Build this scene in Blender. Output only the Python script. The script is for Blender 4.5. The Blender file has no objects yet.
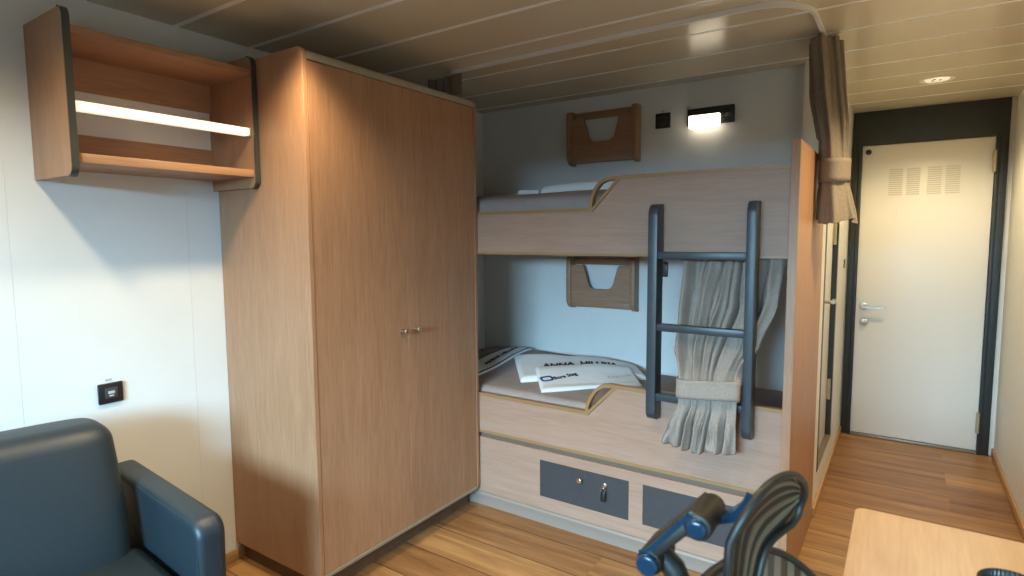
import bpy, bmesh, math, random
from mathutils import Vector, Matrix, noise as mnoise
random.seed(4)
C = bpy.context.scene.collection
PI = math.pi

# ------------------------------------------------------------------ materials
def new_mat(name):
    m = bpy.data.materials.new(name); m.use_nodes = True
    nt = m.node_tree
    return m, nt, nt.nodes['Principled BSDF']

def plain(name, col, rough=.5, metal=0., spec=.5, coat=0.):
    m, nt, b = new_mat(name)
    b.inputs['Base Color'].default_value = (*col, 1)
    b.inputs['Roughness'].default_value = rough
    b.inputs['Metallic'].default_value = metal
    b.inputs['Specular IOR Level'].default_value = spec
    b.inputs['Coat Weight'].default_value = coat
    return m

def add_noise_variation(nt, b, c1, c2, scale, mapping=(1, 1, 1), detail=4, bump=0., bdist=.001, lo=.3, hi=.7):
    tc = nt.nodes.new('ShaderNodeTexCoord'); mp = nt.nodes.new('ShaderNodeMapping')
    mp.inputs['Scale'].default_value = mapping
    nt.links.new(tc.outputs['Object'], mp.inputs['Vector'])
    nz = nt.nodes.new('ShaderNodeTexNoise'); nz.inputs['Scale'].default_value = scale
    nz.inputs['Detail'].default_value = detail; nz.inputs['Roughness'].default_value = .6
    nt.links.new(mp.outputs['Vector'], nz.inputs['Vector'])
    cr = nt.nodes.new('ShaderNodeValToRGB')
    cr.color_ramp.elements[0].position = lo; cr.color_ramp.elements[0].color = (*c1, 1)
    cr.color_ramp.elements[1].position = hi; cr.color_ramp.elements[1].color = (*c2, 1)
    nt.links.new(nz.outputs['Fac'], cr.inputs['Fac'])
    nt.links.new(cr.outputs['Color'], b.inputs['Base Color'])
    if bump:
        bp = nt.nodes.new('ShaderNodeBump'); bp.inputs['Strength'].default_value = bump
        bp.inputs['Distance'].default_value = bdist
        nt.links.new(nz.outputs['Fac'], bp.inputs['Height']); nt.links.new(bp.outputs['Normal'], b.inputs['Normal'])
    return cr, mp, nz

def varied(name, c1, c2, scale, mapping=(1, 1, 1), rough=.6, bump=0., bdist=.001, spec=.5, metal=0.):
    m, nt, b = new_mat(name)
    b.inputs['Roughness'].default_value = rough; b.inputs['Specular IOR Level'].default_value = spec
    b.inputs['Metallic'].default_value = metal
    add_noise_variation(nt, b, c1, c2, scale, mapping, bump=bump, bdist=bdist)
    return m

def wood(name, c_dark, c_light, axis, rough=.42):
    """wood laminate, the grain runs along the given axis"""
    m, nt, b = new_mat(name)
    b.inputs['Roughness'].default_value = rough; b.inputs['Specular IOR Level'].default_value = .4
    fine = [150, 150, 150]; fine['XYZ'.index(axis)] = 9.0
    broad = [16, 16, 16]; broad['XYZ'.index(axis)] = 1.6
    tc = nt.nodes.new('ShaderNodeTexCoord')
    facs = []
    for mp_s, det, dist in ((fine, 5, .3), (broad, 4, 1.6)):
        mp = nt.nodes.new('ShaderNodeMapping'); mp.inputs['Scale'].default_value = mp_s
        nt.links.new(tc.outputs['Object'], mp.inputs['Vector'])
        nz = nt.nodes.new('ShaderNodeTexNoise'); nz.inputs['Scale'].default_value = 1
        nz.inputs['Detail'].default_value = det; nz.inputs['Distortion'].default_value = dist
        nt.links.new(mp.outputs['Vector'], nz.inputs['Vector']); facs.append(nz)
    mx = nt.nodes.new('ShaderNodeMath'); mx.operation = 'MULTIPLY_ADD'; mx.inputs[1].default_value = .55
    ml = nt.nodes.new('ShaderNodeMath'); ml.operation = 'MULTIPLY'; ml.inputs[1].default_value = .45
    nt.links.new(facs[1].outputs['Fac'], ml.inputs[0])
    nt.links.new(facs[0].outputs['Fac'], mx.inputs[0]); nt.links.new(ml.outputs[0], mx.inputs[2])
    cr = nt.nodes.new('ShaderNodeValToRGB')
    cr.color_ramp.elements[0].position = .32; cr.color_ramp.elements[0].color = (*c_dark, 1)
    cr.color_ramp.elements[1].position = .66; cr.color_ramp.elements[1].color = (*c_light, 1)
    nt.links.new(mx.outputs[0], cr.inputs['Fac']); nt.links.new(cr.outputs['Color'], b.inputs['Base Color'])
    bp = nt.nodes.new('ShaderNodeBump'); bp.inputs['Strength'].default_value = .08; bp.inputs['Distance'].default_value = .0006
    nt.links.new(facs[0].outputs['Fac'], bp.inputs['Height']); nt.links.new(bp.outputs['Normal'], b.inputs['Normal'])
    return m

WD, WL = (.31, .158, .082), (.415, .228, .128)
BD, BL = (.33, .198, .137), (.395, .258, .188)
M = {}
M['wood_v'] = wood('beech_laminate_upright', WD, WL, 'Z')
M['wood_x'] = wood('beech_laminate_cross', WD, WL, 'X')
M['wood_y'] = wood('beech_laminate_deep', WD, WL, 'Y')
M['board_x'] = wood('pale_oak_laminate', BD, BL, 'X', .5)
M['rack_wood'] = wood('brown_beech_ply', (.31, .165, .095), (.41, .235, .145), 'X')
M['desk_wood'] = wood('pale_beech_desk', (.46, .29, .17), (.55, .365, .225), 'Y', .42)
M['edge_wood'] = plain('honey_edge_band', (.31, .178, .075), .4)
M['edge_dark'] = plain('graphite_edge_band', (.045, .048, .042), .35)
M['plinth_brown'] = varied('brown_plinth', (.10, .05, .028), (.135, .07, .04), 30, (1, 1, 1), .5)
M['trim_beige'] = plain('champagne_trim', (.34, .30, .22), .35)
M['black'] = plain('matt_black_plastic', (.012, .012, .013), .4)
M['anthracite'] = varied('anthracite_panel', (.042, .041, .044), (.049, .048, .051), 60, (1, 1, 1), .5)
M['ladder'] = varied('slate_blue_paint', (.034, .043, .052), (.040, .050, .060), 40, (1, 1, 1), .38)
M['steel'] = plain('brushed_steel', (.52, .45, .36), .38, 1.)
M['chrome'] = plain('chrome', (.8, .8, .8), .12, 1.)
M['grey_cove'] = plain('grey_cove_strip', (.27, .215, .175), .45)
M['gap_shade'] = plain('shaded_gap_strip', (.17, .118, .082), .6)  # shadow beneath the bunk rim, painted in as a darker strip colour
M['hinge'] = plain('warm_hinge_steel', (.50, .43, .30), .35, .6)
M['white_plastic'] = plain('white_plastic', (.80, .78, .74), .35)
M['track'] = plain('white_aluminium_track', (.74, .75, .74), .35)
M['wall'] = varied('painted_wall_panel', (.70, .705, .69), (.74, .745, .73), 3, (1, 1, 1), .45, .02)
M['wall_warm'] = varied('corridor_wall_panel', (.70, .69, .63), (.74, .73, .67), 25, (1, 1, 1), .5, .06)
M['door_white'] = plain('cream_door_paint', (.78, .76, .70), .38)
M['frame_dark'] = varied('dark_green_grey_frame', (.020, .026, .026), (.026, .033, .033), 20, (1, 1, 1), .45)
M['threshold'] = plain('threshold_metal', (.30, .25, .20), .4, .6)
M['vent_slot'] = plain('vent_slot_paint', (.58, .55, .46), .5)
M['linen'] = varied('taupe_linen', (.265, .222, .188), (.35, .298, .255), 260, (1, 1, .35), .95, .25, .0008, .15)
M['linen_shaded'] = varied('shaded_taupe_linen', (.185, .148, .108), (.25, .205, .155), 260, (1, 1, .35), .95, .25, .0008, .15)  # same linen for the upper curtains, their warm shade put into the colour
M['mattress'] = varied('taupe_sheet', (.30, .252, .232), (.335, .285, .262), 14, (1, 1, 1), .9, .12, .003, .2)
M['towel'] = varied('white_terry', (.78, .79, .80), (.84, .85, .86), 140, (1, 1, 1), .95, .5, .002, .1)
M['ink_dark'] = plain('dark_printed_ink', (.015, .018, .035), .8)
M['ink_blue'] = plain('blue_printed_ink', (.012, .05, .22), .8)
M['navy'] = plain('navy_piping', (.02, .035, .07), .8)
M['leather'] = varied('petrol_blue_leather', (.012, .020, .026), (.015, .025, .032), 90, (1, 1, 1), .46, .12, .0006)
M['chair_plastic'] = plain('dark_olive_plastic', (.0115, .009, .0055), .5)
M['chair_black'] = plain('chair_black', (.012, .012, .012), .4)
M['chair_blue'] = plain('glossy_blue_cap', (.006, .026, .050), .2)
M['stripe_dark'] = plain('mesh_stripe_dark', (.006, .0055, .004), .6)
M['stripe_tan'] = plain('mesh_stripe_tan', (.105, .085, .052), .55)
M['sticker'] = plain('small_grey_sticker', (.45, .46, .47), .5)

def mesh_fabric():
    m, nt, b = new_mat('striped_chair_mesh')
    b.inputs['Roughness'].default_value = .6
    tc = nt.nodes.new('ShaderNodeTexCoord'); mp = nt.nodes.new('ShaderNodeMapping')
    mp.inputs['Rotation'].default_value = (math.radians(28), 0, 0)
    nt.links.new(tc.outputs['Object'], mp.inputs['Vector'])
    wv = nt.nodes.new('ShaderNodeTexWave'); wv.bands_direction = 'Y'; wv.inputs['Scale'].default_value = 11
    wv.inputs['Distortion'].default_value = 1.0; wv.inputs['Detail'].default_value = 0; wv.inputs['Detail Scale'].default_value = .6
    nt.links.new(mp.outputs['Vector'], wv.inputs['Vector'])
    cr = nt.nodes.new('ShaderNodeValToRGB'); cr.color_ramp.elements[0].position = .42; cr.color_ramp.elements[1].position = .58
    cr.color_ramp.elements[0].color = (.014, .013, .010, 1); cr.color_ramp.elements[1].color = (.135, .115, .075, 1)
    nt.links.new(wv.outputs['Fac'], cr.inputs['Fac']); nt.links.new(cr.outputs['Color'], b.inputs['Base Color'])
    b.inputs['Alpha'].default_value = .90
    return m
M['chair_mesh'] = mesh_fabric()

def floor_mat():
    m, nt, b = new_mat('oak_plank_floor')
    b.inputs['Roughness'].default_value = .38; b.inputs['Specular IOR Level'].default_value = .35
    tc = nt.nodes.new('ShaderNodeTexCoord'); mp = nt.nodes.new('ShaderNodeMapping')
    mp.inputs['Location'].default_value = (.48, -.108 + .1875 * 20, 0)
    nt.links.new(tc.outputs['Object'], mp.inputs['Vector'])
    br = nt.nodes.new('ShaderNodeTexBrick')
    br.offset = .42; br.offset_frequency = 2; br.squash = 1
    br.inputs['Scale'].default_value = 1; br.inputs['Brick Width'].default_value = 1.25
    br.inputs['Row Height'].default_value = .1875; br.inputs['Mortar Size'].default_value = .0
    br.inputs['Mortar Smooth'].default_value = .1; br.inputs['Bias'].default_value = 0
    br.inputs['Color1'].default_value = (0, 0, 0, 1); br.inputs['Color2'].default_value = (1, 1, 1, 1)
    br.inputs['Mortar'].default_value = (.5, .5, .5, 1)
    nt.links.new(mp.outputs['Vector'], br.inputs['Vector'])
    # streaky grain along X, shifted per plank
    sp = nt.nodes.new('ShaderNodeSeparateXYZ'); nt.links.new(tc.outputs['Object'], sp.inputs[0])
    cb = nt.nodes.new('ShaderNodeCombineXYZ')
    ad = nt.nodes.new('ShaderNodeMath'); ad.operation = 'MULTIPLY_ADD'; ad.inputs[1].default_value = 7.0
    nt.links.new(br.outputs['Color'], ad.inputs[0]); nt.links.new(sp.outputs['X'], ad.inputs[2])
    nt.links.new(ad.outputs[0], cb.inputs['X']); nt.links.new(sp.outputs['Y'], cb.inputs['Y']); nt.links.new(sp.outputs['Z'], cb.inputs['Z'])
    mp2 = nt.nodes.new('ShaderNodeMapping'); mp2.inputs['Scale'].default_value = (1.3, 17, 1)
    nt.links.new(cb.outputs[0], mp2.inputs['Vector'])
    nz = nt.nodes.new('ShaderNodeTexNoise'); nz.inputs['Scale'].default_value = 1; nz.inputs['Detail'].default_value = 6
    nz.inputs['Roughness'].default_value = .62; nz.inputs['Distortion'].default_value = .5
    nt.links.new(mp2.outputs[0], nz.inputs['Vector'])
    mx = nt.nodes.new('ShaderNodeMath'); mx.operation = 'MULTIPLY_ADD'; mx.inputs[1].default_value = .25
    nt.links.new(br.outputs['Color'], mx.inputs[0])
    sc = nt.nodes.new('ShaderNodeMath'); sc.operation = 'MULTIPLY'; sc.inputs[1].default_value = .78
    nt.links.new(nz.outputs['Fac'], sc.inputs[0]); nt.links.new(sc.outputs[0], mx.inputs[2])
    cr = nt.nodes.new('ShaderNodeValToRGB')
    e = cr.color_ramp.elements
    e[0].position = .30; e[0].color = (.135, .056, .022, 1)
    e[1].position = .72; e[1].color = (.45, .245, .094, 1)
    n = e.new(.5); n.color = (.28, .136, .052, 1)
    nt.links.new(mx.outputs[0], cr.inputs['Fac'])
    # dark joint lines between the plank rows only
    j1 = nt.nodes.new('ShaderNodeMath'); j1.operation = 'MULTIPLY_ADD'; j1.inputs[1].default_value = 1 / .1875; j1.inputs[2].default_value = -.108 / .1875 + 20.5
    nt.links.new(sp.outputs['Y'], j1.inputs[0])
    j2 = nt.nodes.new('ShaderNodeMath'); j2.operation = 'FRACT'; nt.links.new(j1.outputs[0], j2.inputs[0])
    j3 = nt.nodes.new('ShaderNodeMath'); j3.operation = 'COMPARE'; j3.inputs[1].default_value = .5; j3.inputs[2].default_value = .0105
    nt.links.new(j2.outputs[0], j3.inputs[0])
    mj = nt.nodes.new('ShaderNodeMix'); mj.data_type = 'RGBA'
    mj.inputs['B'].default_value = (.035, .02, .012, 1)
    nt.links.new(j3.outputs[0], mj.inputs['Factor']); nt.links.new(cr.outputs['Color'], mj.inputs['A'])
    nt.links.new(mj.outputs['Result'], b.inputs['Base Color'])
    bp = nt.nodes.new('ShaderNodeBump'); bp.inputs['Strength'].default_value = .4; bp.inputs['Distance'].default_value = .0015; bp.invert = True
    nt.links.new(j3.outputs[0], bp.inputs['Height']); nt.links.new(bp.outputs['Normal'], b.inputs['Normal'])
    return m
M['floor'] = floor_mat()

def ceiling_mat():
    m, nt, b = new_mat('cream_metal_ceiling')
    b.inputs['Roughness'].default_value = .24; b.inputs['Specular IOR Level'].default_value = .6
    add_noise_variation(nt, b, (.63, .56, .42), (.66, .59, .45), 2.5)
    return m
M['ceiling'] = ceiling_mat()
M['groove'] = plain('ceiling_joint_profile', (.84, .87, .88), .3)

def emission(name, col, s):
    m, nt, b = new_mat(name)
    b.inputs['Base Color'].default_value = (*col, 1)
    b.inputs['Emission Color'].default_value = (*col, 1); b.inputs['Emission Strength'].default_value = s
    return m
M['lamp_glow'] = emission('lit_lamp_diffuser', (1, .88, .66), 4.5)
M['bar_glow'] = emission('lit_light_bar', (1, .86, .68), .75)
M['downlight_glow'] = emission('lit_downlight_lens', (1, .88, .68), .45)

# ------------------------------------------------------------------ mesh builder
class MB:
    def __init__(s): s.bm = bmesh.new()
    def _merge(s, tmp):
        me = bpy.data.meshes.new('t'); tmp.to_mesh(me); tmp.free(); s.bm.from_mesh(me); bpy.data.meshes.remove(me)
        return s
    def box(s, x0, x1, y0, y1, z0, z1, bev=0., seg=2):
        t = bmesh.new(); bmesh.ops.create_cube(t, size=1)
        for v in t.verts:
            v.co = Vector(((x0 + x1) / 2 + v.co.x * (x1 - x0), (y0 + y1) / 2 + v.co.y * (y1 - y0), (z0 + z1) / 2 + v.co.z * (z1 - z0)))
        if bev: bmesh.ops.bevel(t, geom=list(t.edges), offset=bev, segments=seg, affect='EDGES', profile=.5)
        return s._merge(t)
    def cyl(s, p0, p1, r0, r1=None, n=24, bev=0.):
        r1 = r0 if r1 is None else r1
        p0, p1 = Vector(p0), Vector(p1); d = p1 - p0
        t = bmesh.new(); bmesh.ops.create_cone(t, cap_ends=True, segments=n, radius1=r0, radius2=r1, depth=d.length)
        if bev:
            es = [e for e in t.edges if len(e.link_faces) == 2 and any(len(f.verts) > 4 for f in e.link_faces)]
            bmesh.ops.bevel(t, geom=es, offset=bev, segments=3, affect='EDGES', profile=.5)
        q = d.to_track_quat('Z', 'Y').to_matrix().to_4x4(); q.translation = (p0 + p1) / 2
        bmesh.ops.transform(t, matrix=q, verts=t.verts)
        return s._merge(t)
    def sphere(s, c, r, sc=(1, 1, 1), n=20):
        t = bmesh.new(); bmesh.ops.create_uvsphere(t, u_segments=n, v_segments=n // 2, radius=r)
        for v in t.verts: v.co = Vector(c) + Vector((v.co.x * sc[0], v.co.y * sc[1], v.co.z * sc[2]))
        return s._merge(t)
    def prism(s, pts, axis, lo, hi, bev=0., seg=2):
        """pts: 2-D outline; axis X: (y,z), Y: (x,z), Z: (x,y); extruded lo..hi"""
        t = bmesh.new()
        def P(p, w): return {'X': (w, p[0], p[1]), 'Y': (p[0], w, p[1]), 'Z': (p[0], p[1], w)}[axis]
        a = [t.verts.new(P(p, lo)) for p in pts]; b_ = [t.verts.new(P(p, hi)) for p in pts]
        n = len(pts)
        t.faces.new(a); t.faces.new(list(reversed(b_)))
        for i in range(n): t.faces.new((a[i], b_[i], b_[(i + 1) % n], a[(i + 1) % n]))
        bmesh.ops.recalc_face_normals(t, faces=t.faces)
        if bev:
            es = [e for e in t.edges if any(len(f.verts) == n for f in e.link_faces)] if n != 4 else list(t.edges)
            bmesh.ops.bevel(t, geom=es, offset=bev, segments=seg, affect='EDGES', profile=.5)
        return s._merge(t)
    def sweep(s, pts, prof, closed=False, up=None):
        """sweep a closed 2-D profile along a 3-D polyline; up fixes the frame (profile (a,b) -> a*side + b*up)"""
        t = bmesh.new(); pts = [Vector(p) for p in pts]; n = len(pts); rings = []
        for i, p in enumerate(pts):
            if closed: d = pts[(i + 1) % n] - pts[i - 1]
            else: d = pts[min(i + 1, n - 1)] - pts[max(i - 1, 0)]
            d.normalize()
            u = Vector(up) if up is not None else Vector((0, 0, 1))
            if abs(d.dot(u)) > .95 and up is None: u = Vector((0, 1, 0))
            sd = d.cross(u).normalized(); uu = sd.cross(d).normalized()
            k = 1.
            if 0 < i < n - 1 or closed:
                a = (pts[i] - pts[i - 1]).normalized(); bq = (pts[(i + 1) % n] - pts[i]).normalized()
                c = max(.5, math.sqrt(max(0, (1 + a.dot(bq)) / 2))); k = 1 / c
            rings.append([t.verts.new(p + sd * (q[0] * k) + uu * q[1]) for q in prof])
        m = len(prof)
        rng = range(n) if closed else range(n - 1)
        for i in rng:
            A, B = rings[i], rings[(i + 1) % n]
            for j in range(m): t.faces.new((A[j], A[(j + 1) % m], B[(j + 1) % m], B[j]))
        if not closed: t.faces.new(rings[0]); t.faces.new(list(reversed(rings[-1])))
        bmesh.ops.recalc_face_normals(t, faces=t.faces)
        return s._merge(t)
    def tube(s, pts, r, n=12, closed=False, up=None):
        return s.sweep(pts, [(r * math.cos(2 * PI * k / n), r * math.sin(2 * PI * k / n)) for k in range(n)], closed, up)
    def grid(s, fn, nu, nv, closed_u=False):
        vs = [[s.bm.verts.new(fn(i / nu, j / nv)) for i in range(nu + (0 if closed_u else 1))] for j in range(nv + 1)]
        w = nu if closed_u else nu
        for j in range(nv):
            for i in range(w):
                i2 = (i + 1) % len(vs[0])
                s.bm.faces.new((vs[j][i], vs[j][i2], vs[j + 1][i2], vs[j + 1][i]))
        return s

def world_loc(o):
    v = Vector((0, 0, 0))
    while o is not None: v += o.location; o = o.parent
    return v

def build(name, mb, mat, parent=None, local=False, smooth=True, angle=35, weld=True):
    bm = mb.bm
    if weld: bmesh.ops.remove_doubles(bm, verts=bm.verts, dist=1e-5)
    if parent is not None and not local:
        off = world_loc(parent)
        bmesh.ops.translate(bm, verts=bm.verts, vec=-off)
    me = bpy.data.meshes.new(name); bm.to_mesh(me); bm.free()
    if smooth:
        for p in me.polygons: p.use_smooth = True
        me.set_sharp_from_angle(angle=math.radians(angle))
    me.materials.append(M[mat])
    o = bpy.data.objects.new(name, me); C.objects.link(o)
    if parent is not None: o.parent = parent
    return o

def tag(o, label, cat, group=None, kind=None):
    o['label'] = label; o['category'] = cat
    if group: o['group'] = group
    if kind: o['kind'] = kind
    return o

def thing(name, label, cat, loc=(0, 0, 0), rotz=0., group=None, kind=None):
    o = bpy.data.objects.new(name, None); o.empty_display_size = .1; C.objects.link(o)
    o.location = loc; o.rotation_euler = (0, 0, rotz)
    return tag(o, label, cat, group, kind)

def add_mod(o, kind, **kw):
    m = o.modifiers.new(kind.lower(), kind)
    for k, v in kw.items(): setattr(m, k, v)
    return m

def arc(cx, cy, r, a0, a1, n=8):
    return [(cx + r * math.cos(math.radians(a0 + (a1 - a0) * k / n)), cy + r * math.sin(math.radians(a0 + (a1 - a0) * k / n))) for k in range(n + 1)]

def copy_tree(o, parent=None):
    c = o.copy(); C.objects.link(c)
    if parent is not None: c.parent = parent
    for ch in [x for x in o.children]: copy_tree(ch, c)
    return c

# ------------------------------------------------------------------ dimensions (metres; camera above the origin)
XL, XR, XC = -2.30, .507, -.317          # left wall, right wall, passage wall
YB, YD, YR = 3.085, 4.516, -1.6           # wall behind the bunks, exit-door wall, window wall
ZC = 2.15

# ------------------------------------------------------------------ setting
fl = build('floor', MB().box(-2.4, XR + .08, YR - .1, YD + .1, -.06, 0), 'floor', smooth=False)
tag(fl, 'warm oak plank floor with thin dark joints', 'floor', kind='structure')

mb = MB()
ys = [1.172 + .3015 * k for k in range(-10, 12)]
edges = [YR] + [y for y in ys if YR + .02 < y < YD - .02] + [YD]
for a, b in zip(edges[:-1], edges[1:]):
    mb.box(-2.40, XR + .02, a + (.011 if a > YR else 0), b - (.011 if b < YD else 0), ZC, ZC + .03, .0015, 1)
ce = build('ceiling', mb, 'ceiling', smooth=False)
tag(ce, 'cream metal ceiling of long crosswise panels', 'ceiling', kind='structure')
mb = MB()
for y in edges[1:-1]: mb.box(-2.40, XR + .02, y - .0115, y + .0115, ZC + .0012, ZC + .02)
mb.box(-2.42, XR + .04, YR - .02, YD + .02, ZC + .03, ZC + .06)
build('joint_strip', mb, 'groove', ce, smooth=False)

# left wall: panels with fine seams
mb = MB()
seams = [YR, -1.0, -.458, .086, .630, 1.174, 1.718, 2.262, YB]
for a, b in zip(seams[:-1], seams[1:]): mb.box(XL - .0012, XL, a + .0007, b - .0007, 0, ZC)
mb.box(XL - .12, XL - .0012, YR, YB + .05, 0, ZC)
tag(build('wall_left', mb, 'wall', smooth=False), 'white panelled wall behind the armchair and wall shelf', 'wall', kind='structure')

mb = MB()
for a, b in ((XL, -1.506), (-1.506, -.962), (-.962, -.415)):
    mb.box(a + .0007, b - .0007, YB, YB + .0012, 0, ZC)
mb.box(-2.40, -.413, YB + .0012, YB + .1, 0, ZC)
tag(build('wall_back', mb, 'wall', smooth=False), 'pale wall along the back of both bunks', 'wall', kind='structure')

# passage wall with the bathroom door opening
mb = MB()
oy0, oy1, oz0, oz1 = 3.183, 3.85, .172, 1.99
mb.box(-.415, XC, 3.033, oy0, 0, ZC)
mb.box(-.415, XC, oy1, YD, 0, ZC)
mb.box(-.415, XC, oy0, oy1, 0, oz0 - .006)
mb.box(-.415, XC, oy0, oy1, oz1, ZC)
tag(build('wall_passage', mb, 'wall_warm', smooth=False), 'cream wall on the left of the passage, holding the bathroom door', 'wall', kind='structure')

tag(build('wall_right', MB().box(XR, XR + .08, YR, YD + .1, 0, ZC), 'wall_warm', smooth=False), 'pale wall on the right of the passage', 'wall', kind='structure')
tag(build('wall_end', MB().box(-.45, XR + .05, YD, YD + .1, 0, ZC), 'wall_warm', smooth=False), 'pale wall around the exit door', 'wall', kind='structure')
mb = MB()
wx0, wx1, wz0, wz1 = -1.25, .10, .92, 1.76
mb.box(-2.4, wx0, YR - .1, YR, 0, ZC); mb.box(wx1, XR + .08, YR - .1, YR, 0, ZC)
mb.box(wx0, wx1, YR - .1, YR, 0, wz0); mb.box(wx0, wx1, YR - .1, YR, wz1, ZC)
tag(build('wall_rear', mb, 'wall', smooth=False), 'white wall with the cabin window, behind the viewer', 'wall', kind='structure')
mb = MB()
for a, b, c, d in ((wx0 - .04, wx0, wz0 - .04, wz1 + .04), (wx1, wx1 + .04, wz0 - .04, wz1 + .04), (wx0, wx1, wz0 - .04, wz0), (wx0, wx1, wz1, wz1 + .04)):
    mb.box(a, b, YR, YR + .02, c, d, .004)
tag(build('window_1', mb, 'white_plastic'), 'white frame of the cabin window', 'window', kind='structure')

# skirting
def skirt(name, lab, x0, x1, y0, y1):
    tag(build(name, MB().box(x0, x1, y0, y1, 0, .048, .003), 'wood_skirt'), lab, 'baseboard', kind='structure')
M['wood_skirt'] = wood('oak_skirting', (.40, .22, .095), (.52, .31, .14), 'Y')
skirt('baseboard_left', 'oak skirting strip along the left wall', XL, XL + .012, YR, 1.50)
skirt('baseboard_passage', 'oak skirting strip under the bathroom door wall', XC, XC + .012, 3.034, YD - .022)
skirt('baseboard_right', 'oak skirting strip along the right wall', XR - .012, XR, YR, YD - .001)

# exit door
d1 = thing('door_1', 'cream exit door with louvre slots in a dark frame', 'door', (.09, YD, 0), kind='structure')
mb = MB()
mb.box(-.312, -.272, YD - .022, YD - .0005, 0, ZC - .001, .002); mb.box(-.2735, -.2555, YD - .034, YD - .0005, 0, 1.945, .002)
mb.box(.424, .441, YD - .034, YD - .0005, 0, 1.945, .002); mb.box(.4395, .481, YD - .022, YD - .0005, 0, ZC - .001, .002)
mb.box(-.2735, .441, YD - .0225, YD - .0005, 1.934, ZC - .001, .002)
build('door_frame', mb, 'frame_dark', d1)
leaf = build('door_leaf', MB().box(-.2545, .4205, YD - .02, YD - .0005, .022, 1.928, .003), 'door_white', d1)
build('threshold', MB().box(-.2545, .4235, YD - .03, YD - .0005, 0, .019, .003), 'threshold', d1)
for a, b in ((-.103, -.030), (-.008, .062), (.100, .171), (.191, .262)):
    mb = MB()
    for k in range(13): mb.box(a, b, YD - .0225, YD - .0195, 1.607 + k * .0133, 1.6125 + k * .0133, .0008, 1)
    build('louvre_slots', mb, 'vent_slot', leaf, smooth=False)
mb = MB().cyl((-.207, YD - .019, .885), (-.207, YD - .031, .885), .027, bev=.003)
mb.cyl((-.207, YD - .03, .885), (-.207, YD - .072, .885), .010)
mb.sweep([(-.214, YD - .070, .885), (-.18, YD - .070, .882), (-.085, YD - .066, .880)], [(-.007, -.009), (.007, -.009), (.007, .009), (-.007, .009)], up=(0, 0, 1))
build('door_handle', mb, 'steel', leaf)
build('lock_rosette', MB().cyl((-.203, YD - .019, .777), (-.203, YD - .034, .777), .025, bev=.003).cyl((-.203, YD - .033, .777), (-.203, YD - .05, .777), .013, bev=.002), 'steel', leaf)
build('latch_knob', MB().cyl((-.221, YD - .019, 1.89), (-.221, YD - .028, 1.89), .017, bev=.002).cyl((-.221, YD - .027, 1.89), (-.221, YD - .05, 1.89), .010, bev=.002), 'black', leaf)
for z0 in (1.719, .138):
    build('door_hinge', MB().box(.410, .4285, YD - .043, YD - .03, z0, z0 + .128, .003).cyl((.4195, YD - .046, z0), (.4195, YD - .046, z0 + .06), .008).cyl((.4195, YD - .046, z0 + .065), (.4195, YD - .046, z0 + .128), .008), 'hinge', d1)

# bathroom door
d2 = thing('door_2', 'cream bathroom door in a dark jamb, seen edge-on beside the bunks', 'door', (XC, 3.517, oz0), kind='structure')
mb = MB()
mb.box(-.413, XC + .0015, oy0 + .0008, oy0 + .045, oz0 + .001, oz1 - .001)
mb.box(-.413, XC + .0015, oy1 - .05, oy1 - .0008, oz0 + .001, oz1 - .001)
mb.box(-.413, XC + .0015, oy0 + .045, oy1 - .05, oz1 - .05, oz1 - .001)
build('door_frame', mb, 'frame_dark', d2, smooth=False)
lf2 = build('door_leaf', MB().box(-.383, -.342, oy0 + .047, oy1 - .052, oz0 + .016, oz1 - .052, .002), 'door_white', d2)
build('threshold', MB().box(-.413, XC + .001, oy0 + .045, oy1 - .05, oz0 - .004, oz0 + .014), 'threshold', d2, smooth=False)
mb = MB().cyl((-.343, 3.31, 1.02), (-.330, 3.31, 1.02), .024, bev=.003).cyl((-.331, 3.31, 1.02), (-.288, 3.31, 1.02), .009)
mb.sweep([(-.286, 3.30, 1.02), (-.286, 3.40, 1.02)], [(-.008, -.009), (.008, -.009), (.008, .009), (-.008, .009)], up=(0, 0, 1))
build('door_handle', mb, 'steel', lf2)
for z0 in (1.30, .40):
    build('door_hinge', MB().cyl((-.331, oy1 - .060, z0), (-.331, oy1 - .060, z0 + .12), .009, n=12).box(-.342, -.331, oy1 - .075, oy1 - .051, z0 + .01, z0 + .11), 'hinge', d2)
build('switch_slot', MB().box(XC - .0005, XC + .004, 4.25, 4.30, 1.145, 1.20, .001), 'black', None)
tag(bpy.data.objects['switch_slot'], 'tiny dark slot plate on the passage wall between the two doors', 'switch')

# ------------------------------------------------------------------ wall shelf
sh = thing('wall_shelf', 'open wall shelf of light wood with dark-edged sides above the armchair', 'shelf', (XL, 1.0, 1.545))
SX = -2.006
def side_outline(x0, x1, z0, z1, r):
    return [(x0, z0)] + [(p[0], p[1]) for p in arc(x1 - r, z0 + r, r, -90, 0)] + [(p[0], p[1]) for p in arc(x1 - r, z1 - r, r, 0, 90)] + [(x0, z1)]
for y0, y1 in ((.706, .7235), (1.2825, 1.3000)):
    sp = build('side_panel', MB().prism(side_outline(XL + .001, SX - .003, 1.5455, 2.0205, .028), 'Y', y0, y1), 'wood_v', sh)
    o = side_outline(XL + .02, SX, 1.5445, 2.0215, .031)[1:-1]
    pts = [(p[0], (y0 + y1) / 2, p[1]) for p in o]
    w = (y1 - y0) / 2 + .0008
    build('edge_band', MB().sweep(pts, [(-.003, -w), (.002, -w), (.002, w), (-.003, w)], up=(0, 1, 0)), 'edge_dark', sp)
build('shelf', MB().box(XL + .001, SX - .010, .7235, 1.2825, 1.953, 1.975, .0015), 'wood_y', sh)
build('shelf', MB().box(XL + .001, SX - .010, .7235, 1.2825, 1.584, 1.611, .0015), 'wood_y', sh)
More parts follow.
